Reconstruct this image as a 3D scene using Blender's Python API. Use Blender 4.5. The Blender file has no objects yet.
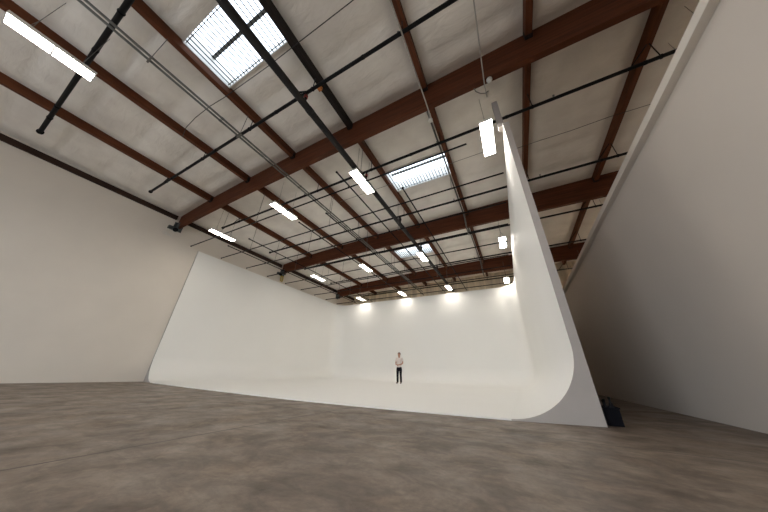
import bpy, bmesh, math, random
from mathutils import Vector, Matrix
random.seed(7)
scene = bpy.context.scene
COL = scene.collection
PI = math.pi
ORD = ['first','second','third','fourth','fifth','sixth','seventh','eighth','ninth','tenth']

# ------------------------------------------------------------------ materials
def new_mat(name):
    m = bpy.data.materials.new(name); m.use_nodes = True
    nt = m.node_tree
    return m, nt, nt.nodes['Principled BSDF']

def mat_plain(name, col, rough=0.6, metal=0.0, noise=0.0, nscale=8.0, bump=0.0, bscale=40.0, spec=0.5, stretch=None):
    m, nt, b = new_mat(name)
    b.inputs['Base Color'].default_value = (*col, 1); b.inputs['Roughness'].default_value = rough
    b.inputs['Metallic'].default_value = metal; b.inputs['Specular IOR Level'].default_value = spec
    tc = nt.nodes.new('ShaderNodeTexCoord')
    src = tc.outputs['Object']
    if stretch:
        mp = nt.nodes.new('ShaderNodeMapping'); mp.inputs['Scale'].default_value = stretch
        nt.links.new(src, mp.inputs['Vector']); src = mp.outputs['Vector']
    if noise:
        n = nt.nodes.new('ShaderNodeTexNoise'); n.inputs['Scale'].default_value = nscale; n.inputs['Detail'].default_value = 6
        nt.links.new(src, n.inputs['Vector'])
        r = nt.nodes.new('ShaderNodeValToRGB')
        r.color_ramp.elements[0].position = .3; r.color_ramp.elements[1].position = .7
        r.color_ramp.elements[0].color = (*[max(0, c*(1-noise)) for c in col], 1)
        r.color_ramp.elements[1].color = (*[min(1, c*(1+noise)) for c in col], 1)
        nt.links.new(n.outputs['Fac'], r.inputs['Fac']); nt.links.new(r.outputs['Color'], b.inputs['Base Color'])
    if bump:
        n2 = nt.nodes.new('ShaderNodeTexNoise'); n2.inputs['Scale'].default_value = bscale; n2.inputs['Detail'].default_value = 4
        nt.links.new(src, n2.inputs['Vector'])
        bp = nt.nodes.new('ShaderNodeBump'); bp.inputs['Strength'].default_value = bump; bp.inputs['Distance'].default_value = .02
        nt.links.new(n2.outputs['Fac'], bp.inputs['Height']); nt.links.new(bp.outputs['Normal'], b.inputs['Normal'])
    return m

M = {}
M['wall'] = mat_plain('painted_wall', (.70,.645,.575), .75, noise=.03, nscale=.8, bump=.05, bscale=60)
M['wall_back'] = mat_plain('tan_wall_insulation', (.62,.54,.42), .7, noise=.3, nscale=1.6, bump=.3, bscale=5, stretch=(1.6,1,.15))
M['wall_right'] = mat_plain('painted_partition', (.66,.60,.54), .75, noise=.02, nscale=.8)
M['cap_trim'] = mat_plain('partition_cap_paint', (.74,.69,.62), .6)
M['cyc'] = mat_plain('cyclorama_white', (.84,.835,.81), .6, noise=.01, nscale=.5)
M['cyc_end'] = mat_plain('cyclorama_end_primer', (.46,.425,.40), .8, noise=.03, nscale=3)
M['wood'] = mat_plain('stained_glulam', (.090,.028,.012), .6, spec=.15, noise=.35, nscale=3, bump=.15, bscale=12, stretch=(.25,1,4))
M['wood_y'] = mat_plain('stained_purlin_wood', (.105,.035,.015), .6, spec=.15, noise=.35, nscale=3, bump=.15, bscale=12, stretch=(4,.25,1))
M['ledger'] = mat_plain('dark_ledger_wood', (.035,.018,.012), .6, noise=.4, nscale=3, spec=.2, stretch=(4,.25,1))
M['wood_dark'] = mat_plain('blackened_purlin_wood', (.018,.013,.012), .6, noise=.4, nscale=3, spec=.2, stretch=(4,.25,1))
M['black'] = mat_plain('black_painted_steel', (.006,.006,.007), .6, spec=.15, noise=.2, nscale=5)
M['dkgrey'] = mat_plain('dark_grey_pipe_paint', (.022,.021,.021), .6, spec=.2, noise=.2, nscale=5)
M['conduit'] = mat_plain('galvanised_conduit', (.12,.12,.11), .5, metal=.3, noise=.15, nscale=6)
M['white_metal'] = mat_plain('white_enamel', (.72,.70,.66), .4)
M['wire'] = mat_plain('thin_grey_wire', (.16,.15,.14), .5, metal=.4)
M['pale'] = mat_plain('pale_conduit', (.36,.34,.31), .5)
M['red'] = mat_plain('red_coupling', (.25,.03,.02), .5)
M['orange'] = mat_plain('orange_tag', (.5,.17,.04), .6)
M['yellow'] = mat_plain('yellow_strap', (.55,.40,.08), .6)
M['steel'] = mat_plain('weathered_steel', (.09,.10,.10), .5, metal=.6)
M['cable_black'] = mat_plain('black_rubber', (.01,.01,.01), .6)

def mat_ceiling():
    m, nt, b = new_mat('roof_insulation_facing')
    b.inputs['Roughness'].default_value = .55
    tc = nt.nodes.new('ShaderNodeTexCoord')
    n = nt.nodes.new('ShaderNodeTexNoise'); n.inputs['Scale'].default_value = 1.3; n.inputs['Detail'].default_value = 5
    nt.links.new(tc.outputs['Object'], n.inputs['Vector'])
    r = nt.nodes.new('ShaderNodeValToRGB')
    r.color_ramp.elements[0].position = .35; r.color_ramp.elements[0].color = (.70,.66,.61,1)
    r.color_ramp.elements[1].position = .65; r.color_ramp.elements[1].color = (.80,.765,.71,1)
    nt.links.new(n.outputs['Fac'], r.inputs['Fac']); nt.links.new(r.outputs['Color'], b.inputs['Base Color'])
    mp = nt.nodes.new('ShaderNodeMapping'); mp.inputs['Scale'].default_value = (.8,2.2,1)
    nt.links.new(tc.outputs['Object'], mp.inputs['Vector'])
    w = nt.nodes.new('ShaderNodeTexNoise'); w.inputs['Scale'].default_value = 2.2; w.inputs['Detail'].default_value = 3; w.inputs['Distortion'].default_value = 1.6
    nt.links.new(mp.outputs['Vector'], w.inputs['Vector'])
    bp = nt.nodes.new('ShaderNodeBump'); bp.inputs['Strength'].default_value = .22; bp.inputs['Distance'].default_value = .10
    nt.links.new(w.outputs['Fac'], bp.inputs['Height']); nt.links.new(bp.outputs['Normal'], b.inputs['Normal'])
    return m
M['ceiling'] = mat_ceiling()

def mat_floor():
    m, nt, b = new_mat('worn_concrete')
    L = nt.links.new
    tc = nt.nodes.new('ShaderNodeTexCoord'); o = tc.outputs['Object']
    def noise(scale, detail, dist=0, vec=o, rough=.55):
        n = nt.nodes.new('ShaderNodeTexNoise'); n.inputs['Scale'].default_value = scale; n.inputs['Detail'].default_value = detail
        n.inputs['Distortion'].default_value = dist; n.inputs['Roughness'].default_value = rough; L(vec, n.inputs['Vector']); return n.outputs['Fac']
    def ramp(f, p0, c0, p1, c1):
        r = nt.nodes.new('ShaderNodeValToRGB'); e = r.color_ramp.elements
        e[0].position = p0; e[0].color = (*c0,1); e[1].position = p1; e[1].color = (*c1,1); L(f, r.inputs['Fac']); return r.outputs['Color']
    def mix(a, b_, f, mode='MIX'):
        x = nt.nodes.new('ShaderNodeMix'); x.data_type = 'RGBA'; x.blend_type = mode
        if isinstance(f, float): x.inputs['Factor'].default_value = f
        else: L(f, x.inputs['Factor'])
        for s, v in (('A', a), ('B', b_)):
            i = [k for k in x.inputs if k.name == s and k.type == 'RGBA'][0]
            if isinstance(v, tuple): i.default_value = (*v,1)
            else: L(v, i)
        return [k for k in x.outputs if k.type == 'RGBA'][0]
    base = ramp(noise(1.6, 9, .6, rough=.65), .34, (.120,.090,.070), .62, (.275,.222,.180))
    blot = ramp(noise(2.6, 4, .6), .56, (0,0,0), .61, (1,1,1))
    base = mix(base, (.30,.235,.18), mix((0,0,0), blot, .35))
    mp = nt.nodes.new('ShaderNodeMapping'); mp.inputs['Rotation'].default_value = (0,0,.5); mp.inputs['Scale'].default_value = (2.2,4.2,1)
    L(o, mp.inputs['Vector'])
    scr = ramp(noise(1.5, 8, .9, mp.outputs['Vector'], .7), .40, (.66,.66,.68), .60, (1.08,1.08,1.08))
    base = mix(base, scr, .75, 'MULTIPLY')
    fine = ramp(noise(28, 6, 0, rough=.7), .3, (.84,.84,.84), .7, (1.1,1.1,1.1))
    base = mix(base, fine, 1.0, 'MULTIPLY')
    sep = nt.nodes.new('ShaderNodeSeparateXYZ'); L(o, sep.inputs[0])
    def line(axis, pos, w, wob=.0):
        s = nt.nodes.new('ShaderNodeMath'); s.operation = 'SUBTRACT'; L(sep.outputs[axis], s.inputs[0]); s.inputs[1].default_value = pos
        a = nt.nodes.new('ShaderNodeMath'); a.operation = 'ABSOLUTE'; L(s.outputs[0], a.inputs[0])
        c = nt.nodes.new('ShaderNodeMath'); c.operation = 'LESS_THAN'; L(a.outputs[0], c.inputs[0]); c.inputs[1].default_value = w
        return c.outputs[0]
    for ax, pos, w, col, k in (('X', -2.83, .012, (.035,.028,.024), .75), ('Y', 3.52, .016, (.05,.042,.036), .55)):
        f = line(ax, pos, w)
        mm = nt.nodes.new('ShaderNodeMath'); mm.operation = 'MULTIPLY'; L(f, mm.inputs[0]); mm.inputs[1].default_value = k
        base = mix(base, col, mm.outputs[0])
    L(base, b.inputs['Base Color'])
    rr = ramp(noise(2.5, 5), .3, (.42,.42,.42), .7, (.66,.66,.66)); L(rr, b.inputs['Roughness'])
    b.inputs['Specular IOR Level'].default_value = .35
    bp = nt.nodes.new('ShaderNodeBump'); bp.inputs['Strength'].default_value = .12; bp.inputs['Distance'].default_value = .01
    L(noise(14, 6), bp.inputs['Height']); L(bp.outputs['Normal'], b.inputs['Normal'])
    return m
M['floor'] = mat_floor()

def mat_emit(name, col, s):
    m = bpy.data.materials.new(name); m.use_nodes = True; nt = m.node_tree
    b = nt.nodes['Principled BSDF']
    b.inputs['Base Color'].default_value = (.8,.8,.8,1)
    b.inputs['Emission Color'].default_value = (*col,1); b.inputs['Emission Strength'].default_value = s
    return m
LAMP = 24.0
M['lamp'] = mat_emit('lit_lamp_lens', (1.0,.925,.82), LAMP)

def mat_pane():
    m = bpy.data.materials.new('skylight_plastic'); m.use_nodes = True; nt = m.node_tree
    out = nt.nodes['Material Output']; nt.nodes.remove(nt.nodes['Principled BSDF'])
    t = nt.nodes.new('ShaderNodeBsdfTransparent'); t.inputs[0].default_value = (.92,.95,.98,1)
    d = nt.nodes.new('ShaderNodeBsdfTranslucent'); d.inputs[0].default_value = (.9,.92,.95,1)
    mx = nt.nodes.new('ShaderNodeMixShader'); mx.inputs[0].default_value = .35
    nt.links.new(t.outputs[0], mx.inputs[1]); nt.links.new(d.outputs[0], mx.inputs[2]); nt.links.new(mx.outputs[0], out.inputs[0])
    return m
M['pane'] = mat_pane()

# ------------------------------------------------------------------ mesh helpers
class MB:
    def __init__(self): self.v = []; self.f = []; self.smooth = []
    def box(self, x0, x1, y0, y1, z0, z1):
        n = len(self.v)
        self.v += [(x,y,z) for z in (z0,z1) for y in (y0,y1) for x in (x0,x1)]
        self.f += [tuple(n+i for i in q) for q in ((0,2,3,1),(4,5,7,6),(0,1,5,4),(2,6,7,3),(0,4,6,2),(1,3,7,5))]
        self.smooth += [False]*6
    def tube(self, pts, r, seg=10, caps=True, smooth=True):
        pts = [Vector(p) for p in pts]; n0 = len(self.v); N = len(pts)
        rs = r if isinstance(r, (list,tuple)) else [r]*N
        u = None
        for i, p in enumerate(pts):
            d = (pts[min(i+1,N-1)] - pts[max(i-1,0)]).normalized()
            if u is None:
                u = d.orthogonal().normalized()
            u = (u - d*u.dot(d)).normalized(); w = d.cross(u)
            for k in range(seg):
                a = 2*PI*k/seg
                self.v.append(tuple(p + (u*math.cos(a) + w*math.sin(a))*rs[i]))
        for i in range(N-1):
            for k in range(seg):
                a = n0+i*seg+k; b = n0+i*seg+(k+1)%seg
                self.f.append((a, b, b+seg, a+seg)); self.smooth.append(smooth)
        if caps:
            self.f.append(tuple(n0+k for k in reversed(range(seg)))); self.smooth.append(False)
            self.f.append(tuple(n0+(N-1)*seg+k for k in range(seg))); self.smooth.append(False)
    def sweep(self, rows, smooth=True, flip=False):
        n0 = len(self.v); W = len(rows[0])
        for r in rows: self.v += [tuple(p) for p in r]
        for i in range(len(rows)-1):
            for j in range(W-1):
                a = n0+i*W+j; q = (a, a+1, a+1+W, a+W)
                self.f.append(q[::-1] if flip else q); self.smooth.append(smooth)
    def face(self, pts, smooth=False):
        n0 = len(self.v); self.v += [tuple(p) for p in pts]; self.f.append(tuple(range(n0, n0+len(pts)))); self.smooth.append(smooth)
    def build(self, name, mat, parent=None, loc=(0,0,0), bevel=0, mats=None, fmat=None, merge=False):
        me = bpy.data.meshes.new(name); me.from_pydata(self.v, [], self.f); me.update()
        for p, s in zip(me.polygons, self.smooth): p.use_smooth = s
        me.materials.append(mat)
        if mats:
            for x in mats: me.materials.append(x)
        if fmat:
            for p, k in zip(me.polygons, fmat): p.material_index = k
        o = bpy.data.objects.new(name, me); COL.objects.link(o)
        o.location = loc
        if parent: o.parent = parent
        if bevel:
            md = o.modifiers.new('bevel', 'BEVEL'); md.width = bevel; md.segments = 2; md.limit_method = 'ANGLE'
        return o

def tag(o, label, cat, group=None, kind='thing'):
    o['label'] = label; o['category'] = cat; o['kind'] = kind
    if group: o['group'] = group
    return o
def struct(o): o['kind'] = 'structure'; return o
def empty(name, loc=(0,0,0), rz=0):
    e = bpy.data.objects.new(name, None); COL.objects.link(e); e.location = loc; e.rotation_euler = (0,0,rz); e.empty_display_size = .2
    return e
def copy_tree(o, parent=None):
    c = o.copy(); COL.objects.link(c); c.parent = parent
    for ch in list(o.children): copy_tree(ch, c)
    return c

# ------------------------------------------------------------------ dimensions
XL = -14.36           # side wall face
YB, YF = 20.4, -9.0   # far and near walls
XP = 2.62             # partition face
XR = 8.0
SP = 2.67
PX = [XL+.06 + SP*i for i in range(9)]                       # purlin lines
PZ = [7.44, 7.72, 7.84, 7.95, 8.01, 8.05, 8.10, 8.12, 8.12]  # purlin undersides
PD = .30
GY = [4.12, 10.88, 17.50]; GT = .15
def lerp_tab(x, xs, zs):
    if x <= xs[0]: return zs[0] + (zs[1]-zs[0])/(xs[1]-xs[0])*(x-xs[0])
    for i in range(len(xs)-1):
        if x <= xs[i+1]: return zs[i] + (zs[i+1]-zs[i])*(x-xs[i])/(xs[i+1]-xs[i])
    return zs[-1]
def roof_z(x): return lerp_tab(x, PX, PZ) + PD
def girder_zb(x):
    return lerp_tab(x, [-14.36,-13.2,-12,-10.5,-9,-6,-3,0,4,8], [6.98,7.07,7.15,7.22,7.27,7.32,7.35,7.36,7.36,7.34])

# skylight openings (x0,x1,y0,y1)
HW = .08
SKY = [(PX[3]+HW, PX[4]-HW, .22, 1.44), (PX[4]+HW, PX[5]-HW, 6.62, 7.84), (PX[3]+HW, PX[4]-HW, 13.2, 14.42)]

# ------------------------------------------------------------------ shell
mb = MB(); mb.box(XL-4, XR+4, YF-16, YB+.3, -.2, 0); struct(mb.build('floor', M['floor']))
def wall(name, x0, x1, y0, y1, z1, mat): 
    m = MB(); m.box(x0, x1, y0, y1, 0, z1); return struct(m.build(name, mat))
wall('wall_left', XL-.25, XL, YF, YB, 9, M['wall'])
wall('wall_back', XL-.25, XR+.25, YB, YB+.25, 9, M['wall_back'])
m = MB(); DX0, DX1, DH = -10.5, -1.5, 4.6  # unseen doorway in the front wall, added to let light in
m.box(XL-.25, DX0, YF-.25, YF, 0, 9); m.box(DX1, XR+.25, YF-.25, YF, 0, 9); m.box(DX0, DX1, YF-.25, YF, DH, 9)
struct(m.build('wall_front', M['wall']))
wall('wall_outer', XR, XR+.25, YF, YB, 9, M['wall'])
wall('wall_right', XP, XP+.16, YF, YB, 4.20, M['wall_right'])
m = MB(); m.box(XP-.105, XP+.28, YF, YB, 4.201, 4.335); struct(m.build('trim_1', M['cap_trim'], bevel=.006))
# ledger along the side wall
m = MB(); rows = []
cuts = [YF] + [v for g in GY for v in (g-.13, g+GT+.13)] + [YB]
for k in range(4):
    m = MB(); m.box(0, .09, 0, cuts[2*k+1]-cuts[2*k], 0, .22); o = m.build('wall_ledger', M['ledger'], None, (XL+.001, cuts[2*k], 7.40))
    tag(o, 'dark timber ledger on the plain side wall, ' + ['in front of the nearest girder', 'between the nearest and middle girders', 'between the middle and farthest girders', 'beyond the farthest girder'][k], 'ledger', 'timber ledgers along the side wall')

# ceiling sheet with pillowed insulation and skylight holes
xs = sorted(set([round(XL + .178*i, 4) for i in range(int((XR-XL)/.178)+2)] + [v for s in SKY for v in s[:2]]))
ys = sorted(set([round(YF + .11*i, 4) for i in range(int((YB-YF)/.11)+2)] + [v for s in SKY for v in s[2:]]))
def noise2(x, y):
    from mathutils import noise
    return noise.noise(Vector((x*.9, y*2.4, .3))) * .6 + noise.noise(Vector((x*2.3+5, y*5.1, 2.))) * .3
def pillow(x, y):
    s = abs(math.sin(PI*(y+.2)/1.22))
    k = s**.35
    # nearest purlin distance pulls the sheet tight
    d = min(abs(x-p) for p in PX)
    e = min(1, max(0, (d-.06)/.35))
    for g in GY:
        e *= min(1, max(0, (abs(y-g-.07)-.1)/.3))
    for sx0, sx1, sy0, sy1 in SKY:
        if sx0-.3 < x < sx1+.3 and sy0-.3 < y < sy1+.3:
            dx = max(sx0-x, x-sx1, 0); dy = max(sy0-y, y-sy1, 0); e *= min(1, max(dx,dy)/.3)
    return e*(.11*k + .03*noise2(x, y) + .012)
mb = MB(); idx = {}
for i, x in enumerate(xs):
    for j, y in enumerate(ys):
        idx[i,j] = len(mb.v); mb.v.append((x, y, roof_z(x) - .01 - pillow(x, y)))
for i in range(len(xs)-1):
    for j in range(len(ys)-1):
        cx, cy = (xs[i]+xs[i+1])/2, (ys[j]+ys[j+1])/2
        if any(s[0] < cx < s[1] and s[2] < cy < s[3] for s in SKY): continue
        mb.f.append((idx[i,j], idx[i,j+1], idx[i+1,j+1], idx[i+1,j])); mb.smooth.append(True)
struct(mb.build('ceiling', M['ceiling']))

# ------------------------------------------------------------------ girders and purlins
gname = ['nearest the camera, above the front end of the white set', 'over the middle of the white set', 'farthest away, over the back of the white set']
def sweep_beam(y0, y1, x0, x1, zb, zt, step=.5):
    m = MB(); n = max(2, int((x1-x0)/step)); xx = [x0+(x1-x0)*i/n for i in range(n+1)]
    for i in range(n):
        a, b = xx[i], xx[i+1]
        for q in (((a,y0,zb(a)),(b,y0,zb(b)),(b,y0,zt(b)),(a,y0,zt(a))), ((b,y1,zb(b)),(a,y1,zb(a)),(a,y1,zt(a)),(b,y1,zt(b))),
                  ((a,y1,zb(a)),(b,y1,zb(b)),(b,y0,zb(b)),(a,y0,zb(a))), ((a,y0,zt(a)),(b,y0,zt(b)),(b,y1,zt(b)),(a,y1,zt(a)))):
            m.face(q)
    a, b = x0, x1
    m.face(((a,y1,zb(a)),(a,y0,zb(a)),(a,y0,zt(a)),(a,y1,zt(a)))); m.face(((b,y0,zb(b)),(b,y1,zb(b)),(b,y1,zt(b)),(b,y0,zt(b))))
    return m
def weld(o):
    bm = bmesh.new(); bm.from_mesh(o.data); bmesh.ops.remove_doubles(bm, verts=bm.verts, dist=1e-4); bm.to_mesh(o.data); bm.free()
for gi, gy in enumerate(GY):
    g = empty('roof_girder', (XL, gy, 6.98))
    tag(g, 'deep reddish-brown timber roof girder ' + gname[gi], 'roof beam', 'deep timber girders across the roof')
    o = sweep_beam(0, GT, .02, XR-XL-.01, lambda x: girder_zb(x+XL)-6.98, lambda x: roof_z(x+XL)-6.98-.02).build('timber', M['wood'], g); weld(o)
    s = MB(); s.box(.013, .30, -.02, 0, -.08, .28); s.box(.013, .30, GT, GT+.02, -.08, .28); s.box(.013, .30, -.02, GT+.02, -.10, -.0801)
    s.box(.002,.012,-.12,GT+.12,-.14,.32)
    s.build('steel_saddle', M['steel'], g)

bays = [(YF, GY[0]), (GY[0]+GT, GY[1]), (GY[1]+GT, GY[2]), (GY[2]+GT, YB)]
bname = ['in front of the nearest girder', 'between the nearest and middle girders', 'between the middle and farthest girders', 'beyond the farthest girder']
proto = {}
for bi, (y0, y1) in enumerate(bays):
    m = MB(); m.box(-.075, .075, .012, y1-y0-.012, 0, PD-.02); proto[bi] = m
    base = None
    for pi in range(1, 8):
        pz = PZ[pi]
        if base is None:
            base = proto[bi].build('roof_purlin', M['wood_y'], bevel=.006); o = base
        else:
            o = base.copy(); COL.objects.link(o)
        o.location = (PX[pi], y0, pz)
        if bi == 0 and pi == 4: o.data = base.data.copy(); o.data.materials[0] = M['wood_dark']
        tag(o, f'{ORD[pi-1]} {"blackened" if bi == 0 and pi == 4 else "brown"} timber purlin counting from the side wall, {bname[bi]}', 'roof beam', 'timber purlins ' + bname[bi])
        for yy, sgn in ((.012, 1), (y1-y0-.012, -1)):
            if (bi == 0 and yy < 1) or (bi == 3 and yy > 1): continue
            h = MB(); ya, yb = sorted((yy, yy+sgn*.10))
            h.box(-.085, -.076, ya, yb, -.01, .2); h.box(.076, .085, ya, yb, -.01, .2); h.box(-.085, .085, ya, yb, -.018, -.0101)
            h.build('joist_hanger', M['wood_dark'], o)

# ------------------------------------------------------------------ skylights
skn = ['nearest the camera, crossed by the thick pipe', 'over the near half of the white set', 'over the far half of the white set, smallest in view']
for k, (x0, x1, y0, y1) in enumerate(SKY):
    zr = roof_z((x0+x1)/2); e = empty('skylight', ((x0+x1)/2, (y0+y1)/2, zr-.05))
    tag(e, 'bright barred rectangular roof skylight ' + skn[k], 'skylight', 'barred roof skylights')
    a, b = (x1-x0)/2, (y1-y0)/2
    m = MB(); t = .03; H = .50
    m.box(-a-t, -a, -b-t, b+t, -.06, H); m.box(a, a+t, -b-t, b+t, -.06, H)
    m.box(-a, a, -b-t, -b, -.06, H); m.box(-a, a, b, b+t, -.06, H)
    m.build('curb', M['white_metal'], e)
    m = MB(); n = 19
    for i in range(n):
        x = -a + 2*a*(i+.5)/n; m.tube([(x,-b+.001,0),(x,b-.001,0)],   .015, 6)
    for y in (-b+.04, b-.04): m.tube([(-a+.001,y,.012),(a-.001,y,.012)], .010, 6)
    m.build('security_grille', M['dkgrey'], e)
    m = MB(); m.box(-a, a, -.045, .045, H-.12, H-.06)
    m.build('crossbar', M['conduit'], e)
    # domed plastic lid
    m = MB(); rows = []
    for i in range(13):
        u = -1+2*i/12; rows.append([((a+.04)*u, (b+.04)*v, H+.005 + .22*(1-u**4)*(1-v**4)) for v in [-1+2*j/8 for j in range(9)]])
    m.sweep(rows, True, True); m.build('dome_pane', M['pane'], e)

# ------------------------------------------------------------------ cyclorama
CXL, CXR, CYB, CZ, RC = -14.26, .762, 18.05, 6.25, 1.0
def front_y(x):   # front edge of the poured white floor, gently bowed
    return lerp_tab(x, [-14.3,-12.9,-9.4,-6.4,-4.4,-2.0,-.2,.9], [5.42,5.18,4.80,4.52,4.38,4.38,4.50,4.72])
def inset_path(d, nc=10):
    """open U path along the walls, offset inwards by d (0 at the wall face)"""
    pts = []
    r = RC - d
    pts.append((CXL+d, None)) # left front, y from front_y
    cxl, cy = CXL+RC, CYB-RC
    for i in range(nc+1):
        a = PI - (PI/2)*i/nc; pts.append((cxl+r*math.cos(a), cy+r*math.sin(a)))
    cxr = CXR-RC
    for i in range(nc+1):
        a = PI/2 - (PI/2)*i/nc; pts.append((cxr+r*math.cos(a), cy+r*math.sin(a)))
    pts.append((CXR-d, None))
    out = []
    # subdivide the straight runs
    L = []
    for i, p in enumerate(pts):
        L.append([p[0], p[1]])
    L[0][1] = front_y(L[0][0]); L[-1][1] = front_y(L[-1][0])
    res = [L[0]]
    for i in range(1, 6): res.append([L[0][0], L[0][1]+(L[1][1]-L[0][1])*i/6])
    res += L[1:-1]
    for i in range(1, 6): res.append([L[-1][0], L[-2][1]+(L[-1][1]-L[-2][1])*i/6])
    res.append(L[-1])
    return res
cyc = MB(); rows = []
TH = .02
prof = [(0.0, CZ), (0.0, 4.5), (0.0, 3.0), (0.0, 2.0), (0.0, RC+TH)]
NQ = 20
for i in range(1, NQ+1):
    a = (PI/2)*i/NQ; prof.append((RC-RC*math.cos(a), TH+RC-RC*math.sin(a)))
prof[-1] = (RC-1e-4, TH)
for d, z in prof:
    rows.append([(x, y, z) for x, y in inset_path(d)])
cyc.sweep(rows, True, False)
# floor of the set
nx = 30; fx0, fx1 = CXL+RC, CXR-RC
top = [(fx0+(fx1-fx0)*i/nx, front_y(fx0+(fx1-fx0)*i/nx)) for i in range(nx+1)]
cyc.sweep([[(x, y, TH) for x, y in top], [(x, (y+CYB-RC)/2, TH) for x, y in top], [(x, CYB-RC, TH) for x, y in top]], False, False)
cyc.sweep([[(x, y-.002, 0) for x, y in top], [(x, y-.002, TH) for x, y in top]], False, False)
root = cyc.build('cyclorama', M['cyc'])
weld(root)
bm = bmesh.new(); bm.from_mesh(root.data); bm.normal_update()
for f_ in bm.faces:
    c_ = f_.calc_center_median(); n_ = f_.normal
    if (n_.z < -.05) or (abs(n_.z) <= .05 and c_.z > .03 and n_.dot(Vector((-6.8, 10, c_.z)) - c_) < 0): f_.normal_flip()
bm.to_mesh(root.data); bm.free()
tag(root, 'seamless white three-sided cyclorama with curved floor coves filling the far end of the warehouse', 'cyclorama')
# end faces (profile between cove curve and the outer wall)
OXR = .89
def endcap(side):
    m = MB()
    if side > 0:
        inner = [(CXR-d, z) for d, z in prof]; ox = OXR
    else:
        inner = [(CXL+d, z) for d, z in prof]; ox = XL+.003
    n = len(inner)
    y = [front_y(x) for x, z in inner]
    # front face strips to the outer edge
    for i in range(n-1):
        (xa, za), (xb, zb) = inner[i], inner[i+1]
        q = [(xa,y[i],za),(xb,y[i+1],zb),(ox,front_y(ox),zb),(ox,front_y(ox),za)]
        m.face(q if side > 0 else q[::-1])
    xa, za = inner[-1]
    m.face([(xa,y[-1],za),(xa,y[-1],0),(ox,front_y(ox),0),(ox,front_y(ox),za)])
    return m
o = endcap(1)
yf = front_y(OXR)
# outer skin and top of the free-standing side wall
o.face([(OXR,yf,0),(OXR,CYB+.15,0),(OXR,CYB+.15,CZ),(OXR,yf,CZ)])
o.face([(CXR,front_y(CXR),CZ),(OXR,yf,CZ),(OXR,CYB+.15,CZ),(CXR,CYB-RC,CZ)])
e1 = o.build('side_wall_end', M['cyc_end'], root); e1['label'] = 'grey unpainted end and outer face'
o = endcap(-1)
o.face([(XL+.003,5.4,CZ),(CXL,5.4,CZ),(CXL,CYB,CZ),(XL+.003,CYB,CZ)])
o.build('wall_edge', M['cyc_end'], root)
m = MB(); m.box(CXL, OXR, CYB+.001, CYB+.15, 0, CZ); 
# corner tops
m.face([(CXR,CYB-RC,CZ)]+[(CXR-RC+RC*math.cos(a), CYB-RC+RC*math.sin(a), CZ) for a in [PI/2*i/10 for i in range(1,11)]]+[(CXR,CYB,CZ)])
m.face([(CXL,CYB-RC,CZ)]+[(CXL+RC-RC*math.cos(a), CYB-RC+RC*math.sin(a), CZ) for a in [PI/2*i/10 for i in range(1,11)]]+[(CXL,CYB,CZ)])
m.build('back_frame', M['cyc'], root)
m = MB(); m.box(.665, .80, 4.80, 4.93, CZ+.002, 7.30)
M['post'] = mat_plain('post_grey', (.36,.33,.31), .6)
o = m.build('steel_post', M['post'], bevel=.004)
o.location = (0,0,0)
tag(o, 'slim grey post rising from the top corner of the white side wall', 'post')

# ------------------------------------------------------------------ sprinkler pipes
def ring(m, c, axis, r, w):
    c = Vector(c); d = Vector(axis)*w/2; m.tube([c-d, c+d], r, 12)
SY = [(-.70,7.5,.054,-12.75,8), (2.38,7.5,.045,-13.05,8), (5.58,7.5,.045,-13.05,4.75), (8.78,7.5,.045,-13.2,4.75), (11.85,7.5,.042,-13.1,4.75), (15.2,7.5,.042,-13.3,4.75), (19.6,7.5,.04,-13.2,4.75)]
for i, (y, z, r, x0, x1) in enumerate(SY):
    e = empty('sprinkler_pipe', (x0, y, z))
    tag(e, f'{ORD[i]} black sprinkler branch pipe from the camera, crossing just under the purlins', 'pipe', 'black sprinkler branch pipes under the roof')
    m = MB(); m.tube([(0,0,0),(x1-x0,0,0)], r, 12)
    ring(m, (.03,0,0), (1,0,0), r*1.5, .06)
    xx = 1.9
    while xx < x1-x0-.3:
        ring(m, (xx,0,0), (1,0,0), r*1.14, .07); xx += 3.05
    m.build('pipe', M['black'], e)
    for pi in range(1, 8):
        px = PX[pi]
        if px < x0+.05 or px > x1-.05: continue
        h = MB(); lx = px-x0
        zt = PZ[pi]-z
        h.tube([(lx,0,r),(lx,0,zt)], .012, 6); ring(h, (lx,0,0), (1,0,0), r*1.25, .03)
        if pi == 7 or (pi == 1):
            h.tube([(lx-.55,0,r*.5),(lx-.05,0,zt)], .016, 6)
        h.build('pipe_hanger', M['black'], e)
    for sx in (2.9, 6.0, 9.0, 12.0, 15.3):
        if sx < x1-x0-.2:
            s = MB(); s.tube([(sx,0,r),(sx,0,r+.07)], .014, 8); s.tube([(sx,0,r+.07),(sx,0,r+.078)], .03, 10)
            s.build('sprinkler_head', M['conduit'], e)

XM, ZM = -3.82, 7.0
e = empty('main_pipe', (XM, YF, ZM)); tag(e, 'thick dark grey main sprinkler pipe running lengthwise below the girders', 'pipe')
m = MB(); m.tube([(0,.05,0),(0,19.9-YF,0)], .095, 16)
for yy in (1.9,5.2,8.4,11.6,14.8,18,21.2,24.4,27.6): ring(m, (0,yy,0), (0,1,0), .105, .14)
m.build('pipe', M['dkgrey'], e)
for i, (y, z, r, x0, x1) in enumerate(SY[:6]):
    h = MB(); h.tube([(0,y-YF,.08),(0,y-YF,z-ZM-.03)], .035, 10)
    h.tube([(.0,y-YF-.28,.05),(.0,y-YF-.03,z-ZM)], .022, 8)
    rs = h.build('riser', M['black'], e)
    ring(h2 := MB(), (0,y-YF,(z-ZM)*.6), (0,0,1), .055, .09)
    h2.build('coupling', M['red'] if i in (1,2) else M['black'], rs)
m = MB(); m.box(-.05,.05,0,.16,0,.13)
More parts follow.
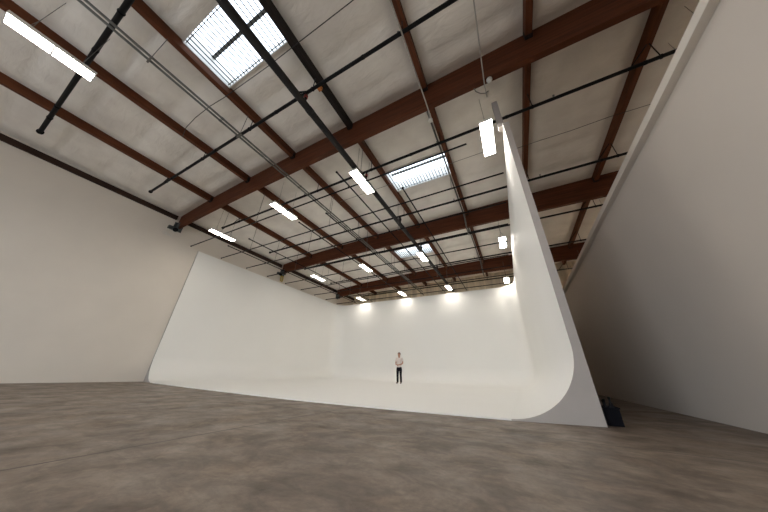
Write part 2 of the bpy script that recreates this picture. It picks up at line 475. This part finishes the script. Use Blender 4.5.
o = m.build('orange_tag', M['orange'], None, (PX[4]-.02, 2.5, PZ[4]-.14)); tag(o, 'small orange block strapped under the dark purlin beside the thick pipe', 'tag')

# twin conduits
for k, (dx, r) in enumerate(((-.06,.028), (.06,.028))):
    m = MB(); L = 19.0-YF; z0 = 7.0
    m.tube([(0,0,0),(0,L,0)], r, 10)
    yy = 1.5
    while yy < L: ring(m, (0,yy,0), (0,1,0), r*1.3, .06); yy += 3.05
    e = m.build('conduit', M['conduit'], None, (-6.30+dx, YF, z0))
    tag(e, 'grey metal conduit of the lengthwise pair, ' + ('on the side-wall side' if k == 0 else 'on the thick-pipe side'), 'conduit', 'pair of lengthwise conduits')
    if k == 0:
        for yy in (9.0,11.2,15.5,17.9,22.4,24.6):
            h = MB(); h.tube([(.06,yy,.03),(.07,yy,roof_z(-6.38)-z0-.4 if False else .92)], .008, 6); h.box(-.05,.19,yy-.02,yy+.02,-.055,-.034)
            h.build('strut_hanger', M['wire'], e)
# pale single conduits
m = MB(); m.tube([(0,0,0),(0,12.9,0),(0,13.2,-.03),(-.01,13.35,-.2)], .017, 8)
o = m.build('conduit', M['pale'], None, (-.93, YF, 7.26)); tag(o, 'thin pale conduit running beside the fifth purlin to the nearest girder', 'conduit')
m.__init__(); ring(m, (0,0,0), (0,0,1), .06, .06); m.build('junction_box', M['white_metal'], o, (-.01,13.36,-.22))
m = MB(); m.tube([(0,0,0),(.0,6,0),(.02,13.05,0),(.02,13.25,-.05),(.02,13.35,-.3)], .014, 8)
o = m.build('conduit', M['pale'], None, (.53, YF, 7.26)); tag(o, 'thin pale conduit leading to the lamp beside the white side wall', 'conduit')
m = MB(); m.tube([(-.28,0,0),(-.25,.02,-.12),(-.16,.04,-.24),(-.05,.05,-.30),(.02,.05,-.26)], .012, 6); m.build('loose_cable', M['wire'], o, (.05,13.2,.02))
# conduit along fifth purlin past the girders
m = MB(); m.tube([(0,0,0),(0,5.9,0),(0,6.2,-.62),(0,6.9,-.62),(0,7.2,0),(0,12.2,0),(0,12.6,-.62),(0,13.4,-.62)], .03, 8)
o = m.build('conduit', M['conduit'], None, (PX[5]-.11, 4.6, 7.85)); tag(o, 'grey conduit stepping under the girders alongside the fifth purlin over the set', 'conduit')

def cable(name, pts, r, mat, label, cat='cable'):
    c = MB(); c.tube(pts, r, 6); o = c.build(name, mat); tag(o, label, cat); return o
def zc(x): return lerp_tab(x, PX, PZ)+.11
cable('roof_cable', [(x, yy, zc(x)-dz) for x, yy, dz in ((-8.95,1.62,.16),(-8.7,1.56,.24),(-8.3,1.46,.30),(-7.7,1.42,.28),(-7.0,1.44,.20),(-6.4,1.50,.14),(-4.6,1.55,.14),(-2.7,1.55,.14),(1,1.55,.14),(4,1.55,.14))], .010, M['cable_black'], 'thin black cable crossing the roof beside the nearest skylight')
cable('roof_cable', [(x, 7.0, 7.93) for x in (-6.2,-4,-2,0,.6)], .009, M['wire'], 'thin grey cable crossing the roof beside the middle skylight')
cable('roof_cable', [(x, 7.45+.04*math.sin(x*3), 8.02) for x in (1.0,2,3,4,5,6)], .009, M['cable_black'], 'thin dark cable crossing the roof beyond the side wall of the set')

# ------------------------------------------------------------------ lighting grid
ZG = 6.32; GX0, GX1 = -14.18, .66
gys = [4.98, 6.57, 8.16, 9.72, 11.28, 12.85, 14.38, 15.85, 17.45]
gx1 = [-.15, .70, .70, .70, .60, .60, .65, .80, .70]
for i, y in enumerate(gys):
    e = empty('grid_pipe', (GX0, y, ZG))
    tag(e, f'{ORD[i]} black crosswise lighting-grid pipe from the camera, level with the set wall top', 'pipe', 'crosswise pipes of the lighting grid')
    m = MB(); m.tube([(0,0,0),(gx1[i]-GX0,0,0)], .026, 10); ring(m, (.02,0,0), (1,0,0), .036, .05)
    m.build('pipe', M['black'], e)
    for pi in (1,2,3,4,5):
        if (pi+i) % 2 and pi != 1: continue
        lx = PX[pi]-GX0 + (.02 if pi % 2 else -.04)
        h = MB(); h.tube([(lx,0,.02),(lx,0,PZ[pi]-ZG)], .008, 6); ring(h, (lx,0,0), (1,0,0), .034, .03)
        h.build('hanger_rod', M['wire'], e)
ZH = ZG+.055
gxs = [(-12.42,5.85),(-10.72,5.85),(-7.36,5.85),(-5.85,5.85),(-4.09,4.25),(-2.46,5.85)]
for i, (x, y0) in enumerate(gxs):
    m = MB(); m.tube([(0,0,0),(0,CYB+.1-y0,0)], .024, 10); ring(m, (0,.02,0), (0,1,0), .034, .05)
    e = m.build('grid_pipe', M['black'], None, (x, y0, ZH))
    tag(e, f'{ORD[i]} black lengthwise lighting-grid pipe from the side wall, clamped over the crosswise pipes', 'pipe', 'lengthwise pipes of the lighting grid')
    for k in range(0, 9, 2):
        if gys[k] < y0+.1: continue
        h = MB(); h.box(-.04,.04,gys[k]-y0-.04,gys[k]-y0+.04,-.045,-.026); h.build('clamp', M['black'], e)

# ------------------------------------------------------------------ lamps
def make_lamp():
    r = empty('ceiling_lamp')
    m = MB(); m.box(-.155,.155,-.585,.585,.012,.075); m.box(-.05,.05,-.35,.35,.075,.11)
    for (a,b,c,d) in ((-.16,-.148,-.585,.585),(.148,.16,-.585,.585),(-.148,.148,-.585,-.573),(-.148,.148,.573,.585),(-.148,.148,-.012,.012)): m.box(a,b,c,d,-.004,.012)
    m.build('housing', M['white_metal'], r)
    for y0, y1 in ((-.573,-.012),(.012,.573)):
        l = MB(); l.box(-.148,.148,y0,y1,.0,.0115); l.build('lens', M['lamp'], r)
    for s in (-1, 1):
        w = MB(); w.tube([(-.12,s*.35,.07),(0,s*.35,.42)], .005, 6); w.tube([(.12,s*.35,.07),(0,s*.35,.42)], .005, 6); w.tube([(0,s*.35,.42),(0,s*.35,1.30)], .005, 6)
        w.build('hanger_wire', M['wire'], r)
    return r
LZ = 6.425
lx = [-11.64, -7.40, -3.63, .395, 4.55, 7.0]
LXY = {(3,0):(-11.73,5.13),(3,1):(-7.41,5.07),(3,2):(-3.62,5.07),(3,3):(.40,5.18),(4,0):(-11.37,11.62),(4,1):(-7.38,11.5),(4,2):(-3.66,11.46),(4,3):(.41,11.56),(5,0):(-11.4,17.3),(5,1):(-7.4,17.3),(5,2):(-3.6,17.3),(5,3):(.34,17.3)}
colname = ['by the plain side wall', 'second from the side wall', 'under the thick pipe', 'nearest the grey post wall', 'added beyond the partition', 'added by the outer wall']  # last two columns: unseen lamps added to brighten the roof there
rows = [(19.25,'added behind the set back wall'), (-7.6,'added behind the camera'), (-1.0,'before the first girder'), (5.12,'front row over the set'), (11.35,'middle row over the set'), (17.32,'back row over the set')]  # rows behind the set and the camera: unseen lamps added as fill
base = make_lamp(); first = True
for ri, (y, rn) in enumerate(rows):
    for ci, x in enumerate(lx):
        if ri in (1,2) and ci == 0: continue
        o = base if first else copy_tree(base); first = False
        x, yy = LXY.get((ri,ci), (x, y))
        o.location = (x, yy, LZ)
        tag(o, f'lit white two-panel lamp {colname[ci]}, {rn}', 'ceiling lamp', 'hanging two-panel ceiling lamps')

# ------------------------------------------------------------------ small wall fixtures
e = empty('wall_horn', (XL, 4.02, 6.86)); tag(e, 'small dark round horn on a grey bracket at the wall end of the nearest girder', 'horn')
m = MB(); m.box(0,.14,-.22,.0,-.04,.12); m.build('bracket', M['steel'], e, bevel=.01)
m = MB(); m.tube([(.05,.08,-.02),(.16,.06,-.05),(.28,.04,-.08)], [.05,.07,.11], 14); m.build('horn_body', M['black'], e)
c = MB(); pts = []
for i in range(40):
    t = i/39; pts.append((XL+.02+.008*math.sin(i), 3.72+.42*t+.03*math.sin(i*1.7), 6.55+.09*math.sin(i*1.1)*(1-.4*t)-.06*t))
c.tube(pts, .009, 6); o = c.build('coiled_wire', M['white_metal']); tag(o, 'small tangle of pale wire hanging on the wall under the nearest girder end', 'wire')
e = empty('wall_horn', (XL, 10.70, 6.86)); tag(e, 'small dark bracket box on the wall at the end of the middle girder', 'wall fixture')
m = MB(); m.box(0,.14,-.2,.0,-.04,.12); m.build('bracket', M['steel'], e, bevel=.01)
m = MB(); m.tube([(.05,.02,-.02),(.16,.0,-.05),(.24,.0,-.08)], [.05,.06,.08], 14); m.build('horn_body', M['black'], e)
m = MB()
for dy in (-.09,.09): m.tube([(.04,dy,0),(.06,dy*1.1,-.25),(.05,dy*.6,-.42)], .035, 8)
m.box(.0,.08,-.1,.1,-.06,.02)
o = m.build('yellow_sling', M['yellow'], None, (XL, 10.98, 6.80)); tag(o, 'small yellow strap hanging at the wall end of the middle girder', 'strap')
m = MB(); m.tube([(0,0,.03),(0,0,.0)], .07, 14); m.tube([(0,0,0),(0,.0,-.05),(0,0,-.09)], [.055,.05,.02], 14)
o = m.build('smoke_detector', M['white_metal'], None, (.68, 4.19, 7.325)); tag(o, 'small pale round detector under the nearest girder by the grey post', 'detector')

# ------------------------------------------------------------------ black bin with bottles
e = empty('storage_bin', (1.02, 4.98, 0)); tag(e, 'small black open bin on the floor at the foot of the grey wall end', 'bin')
m = MB()
def ringrect(a, b, z): return [(-a,-b,z),(a,-b,z),(a,b,z),(-a,b,z),(-a,-b,z)]
m.sweep([ringrect(.085,.10,0.0), ringrect(.088,.11,.20), ringrect(.098,.12,.205), ringrect(.098,.12,.22), ringrect(.084,.105,.22), ringrect(.08,.095,.012)], False)
m.face([(-.085,-.10,0),(-.085,.10,0),(.085,.10,0),(.085,-.10,0)]); m.face([(-.08,-.095,.012),(.08,-.095,.012),(.08,.095,.012),(-.08,.095,.012)])
M['bin'] = mat_plain('black_plastic', (.005,.005,.008), .7, spec=.1)
M['bottle'] = mat_plain('dark_bottle', (.006,.007,.010), .5, spec=.2)
m.build('tub', M['bin'], e)
bl = [(-.04,-.05,.30,'at its near corner'), (.035,-.01,.33,'in its middle, tallest'), (-.03,.055,.28,'at its far side')]
for dx, dy, h, w in bl:
    m = MB(); m.tube([(0,0,.0),(0,0,h*.62),(0,0,h*.74),(0,0,h*.78),(0,0,h*.9)], [.032,.032,.02,.012,.012], 14)
    b = m.build('bottle', M['bottle'], None, (1.02+dx, 4.98+dy, .014)); tag(b, 'dark bottle standing in the black floor bin, ' + w, 'bottle', 'bottles in the floor bin')
    m = MB(); m.tube([(0,0,h*.9),(0,0,h)], .016, 12); m.build('cap', M['black'], b)

# ------------------------------------------------------------------ person
M['skin'] = mat_plain('skin', (.50,.27,.19), .55)
M['hair'] = mat_plain('short_auburn_hair', (.10,.04,.022), .8)
M['tee'] = mat_plain('pale_pink_tshirt', (.72,.64,.61), .9, noise=.05, nscale=6)
M['trouser'] = mat_plain('black_trousers', (.006,.006,.009), .95, spec=.1)
M['shoe'] = mat_plain('dark_shoes', (.03,.028,.028), .5)
M['eye'] = mat_plain('eye_dark', (.02,.015,.012), .3)
M['lip'] = mat_plain('lips', (.36,.13,.11), .5)
def skin_mesh(name, verts, edges, mat, parent, rootv=0, sub=2):
    me = bpy.data.meshes.new(name+'_skel'); me.from_pydata([v[:3] for v in verts], edges, []); me.update()
    o = bpy.data.objects.new(name, me); COL.objects.link(o)
    sk = o.modifiers.new('skin', 'SKIN'); sk.use_smooth_shade = True
    for i, v in enumerate(verts):
        r = v[3] if isinstance(v[3], tuple) else (v[3], v[3])
        me.skin_vertices[0].data[i].radius = r
        me.skin_vertices[0].data[i].use_root = (i == rootv)
    ss = o.modifiers.new('sub', 'SUBSURF'); ss.levels = sub; ss.render_levels = sub
    bpy.context.view_layer.update()
    dg = bpy.context.evaluated_depsgraph_get(); ev = o.evaluated_get(dg)
    nm = bpy.data.meshes.new_from_object(ev); o.modifiers.clear(); o.data = nm; nm.name = name
    nm.materials.clear(); nm.materials.append(mat)
    for p in nm.polygons: p.use_smooth = True; p.material_index = 0
    o.parent = parent
    return o
P = empty('person', (-6.62, 14.85, TH))
tag(P, 'person standing on the white set in pale t-shirt and black trousers, hands clasped in front', 'person')
# local frame: faces -Y; x to the figure's left (picture right)
V = [(0,0,.93,(.115,.08)), (0,0,1.05,(.125,.085)), (0,-.005,1.22,(.155,.10)), (0,.005,1.38,(.165,.095)), (0,.01,1.445,.06), (0,.0,1.485,.056), (0,-.012,1.545,(.070,.082)), (0,-.012,1.63,(.086,.102)), (0,-.005,1.70,(.070,.085))]
E = [(i,i+1) for i in range(8)]
for s in (-1,1):
    n = len(V)
    V += [(s*.165,.01,1.395,.058), (s*.215,.02,1.28,.050), (s*.235,.02,1.13,.043), (s*.17,-.11,1.055,.038), (s*.075,-.185,1.035,.028), (s*.035,-.205,1.02,.030)]
    E += [(3,n),(n,n+1),(n+1,n+2),(n+2,n+3),(n+3,n+4),(n+4,n+5)]
    n = len(V)
    V += [(s*.09,0,.82,.070), (s*.10,-.01,.68,.075), (s*.105,-.015,.48,.056), (s*.11,.005,.30,.054), (s*.115,.015,.10,.038), (s*.118,.0,.055,.040), (s*.135,-.12,.035,.034)]
    E += [(0,n)] + [(n+i,n+i+1) for i in range(6)]
body = skin_mesh('body', V, E, M['skin'], P)
# fingers, each a short bent chain rooted in the palm
for s in (-1,1):
    for k in range(4):
        z = 1.033 - k*.017; ln = (.068,.076,.072,.058)[k]; off = -.212 - (.012 if s > 0 else .0)
        fv = [(s*.045,-.205,z,.0095), (s*.045-s*ln*.45,off-.012,z-.004,.0088), (s*.045-s*ln*.85,off-.006,z-.010,.0082), (s*.045-s*ln*1.1,off+.012,z-.014,.0072)]
        skin_mesh('finger', fv, [(0,1),(1,2),(2,3)], M['skin'], body, 0, 1)
    tv = [(s*.05,-.200,1.03,.011), (s*.038,-.218,1.053,.010), (s*.015,-.226,1.063,.0088), (-s*.004,-.224,1.065,.0078)]
    skin_mesh('thumb', tv, [(0,1),(1,2),(2,3)], M['skin'], body, 0, 1)
# clothes follow the same skeleton a little wider
tv = [(0,0,.86,(.150,.115)), (0,0,.93,(.162,.118)), (0,0,1.05,(.152,.105)), (0,-.005,1.22,(.168,.112)), (0,.005,1.375,(.172,.105)), (0,.01,1.43,(.075,.07))]
te = [(0,1),(1,2),(2,3),(3,4),(4,5)]
for s in (-1,1):
    n = len(tv); tv += [(s*.17,.01,1.395,.070), (s*.212,.02,1.29,.066), (s*.228,.02,1.20,.064)]; te += [(4,n),(n,n+1),(n+1,n+2)]
skin_mesh('tshirt', tv, te, M['tee'], P)
tv = [(0,0,.98,(.140,.100)), (0,0,.88,(.155,.112))]; te = [(0,1)]
for s in (-1,1):
    n = len(tv); tv += [(s*.095,0,.80,.108), (s*.10,-.01,.66,.090), (s*.105,-.015,.48,.070), (s*.11,.0,.30,.066), (s*.115,.01,.12,.064), (s*.116,.01,.05,.062)]
    te += [(1,n)]+[(n+i,n+i+1) for i in range(5)]
skin_mesh('trousers', tv, te, M['trouser'], P)
for s in (-1,1):
    sv = [(s*.117,.045,.045,(.044,.042)), (s*.122,-.02,.045,(.046,.040)), (s*.132,-.10,.036,(.046,.032)), (s*.138,-.16,.030,(.038,.026))]
    skin_mesh('shoe', sv, [(0,1),(1,2),(2,3)], M['shoe'], P)
def ellips(name, c, r, mat, parent, zmin=None, rot=0):
    bm = bmesh.new(); bmesh.ops.create_uvsphere(bm, u_segments=20, v_segments=12, radius=1)
    for v in bm.verts: v.co = Vector((v.co.x*r[0]+c[0], v.co.y*r[1]+c[1], v.co.z*r[2]+c[2]))
    if zmin is not None:
        kill = [v for v in bm.verts if zmin(v.co)]
        bmesh.ops.delete(bm, geom=kill, context='VERTS')
    me = bpy.data.meshes.new(name); bm.to_mesh(me); bm.free(); me.materials.append(mat)
    for p in me.polygons: p.use_smooth = True
    o = bpy.data.objects.new(name, me); COL.objects.link(o); o.parent = parent; return o
hair = ellips('hair', (0,.004,1.665), (.087,.106,.098), M['hair'], P, lambda c: c.z < 1.60 or (c.y < -.045 and c.z < 1.705))
ellips('nose', (0,-.104,1.612), (.013,.018,.022), M['skin'], body)
ellips('mouth', (0,-.093,1.575), (.024,.010,.007), M['lip'], body)
for s in (-1,1):
    ellips('eye', (s*.030,-.098,1.640), (.012,.008,.007), M['eye'], body)
    ellips('ear', (s*.082,.0,1.625), (.012,.020,.032), M['skin'], body)

# ------------------------------------------------------------------ world and camera
w = bpy.data.worlds.new('sky'); scene.world = w; w.use_nodes = True
bg = w.node_tree.nodes['Background']; bg.inputs[0].default_value = (.80,.90,1.0,1); bg.inputs[1].default_value = 3.1
DOOR_FILL = 260.0
l = bpy.data.lights.new('added_door_fill', 'AREA'); l.shape = 'RECTANGLE'; l.size = DX1-DX0; l.size_y = DH-.1; l.energy = DOOR_FILL; l.color = (.84,.92,1.0)  # cool fill light added in the unseen doorway to brighten the hall
o = bpy.data.objects.new('added_door_fill', l); COL.objects.link(o); o.location = ((DX0+DX1)/2, YF-.12, DH/2); o.rotation_euler = (PI/2, 0, 0)

cam = bpy.data.cameras.new('camera'); co = bpy.data.objects.new('camera', cam); COL.objects.link(co)
R = Matrix(((0.8881434832404341, 0.18485314669772268, 0.4207498869084803), (0.4589505835819695, -0.40413791019658996, -0.7912249435980281), (0.02378055944082115, 0.8958246835725633, -0.4437709108253924)))
co.matrix_world = Matrix.Translation((0,0,.57)) @ R.to_4x4()
cam.sensor_width = 36; cam.sensor_fit = 'HORIZONTAL'; cam.lens = 36*236.34644/768; cam.clip_start = .05; cam.clip_end = 200
scene.camera = co
vs = scene.view_settings; vs.view_transform = 'Standard'; vs.look = 'None'; vs.gamma = 1; vs.use_curve_mapping = False; vs.exposure = 0.58
scene.cycles.max_bounces = 10; scene.cycles.diffuse_bounces = 8
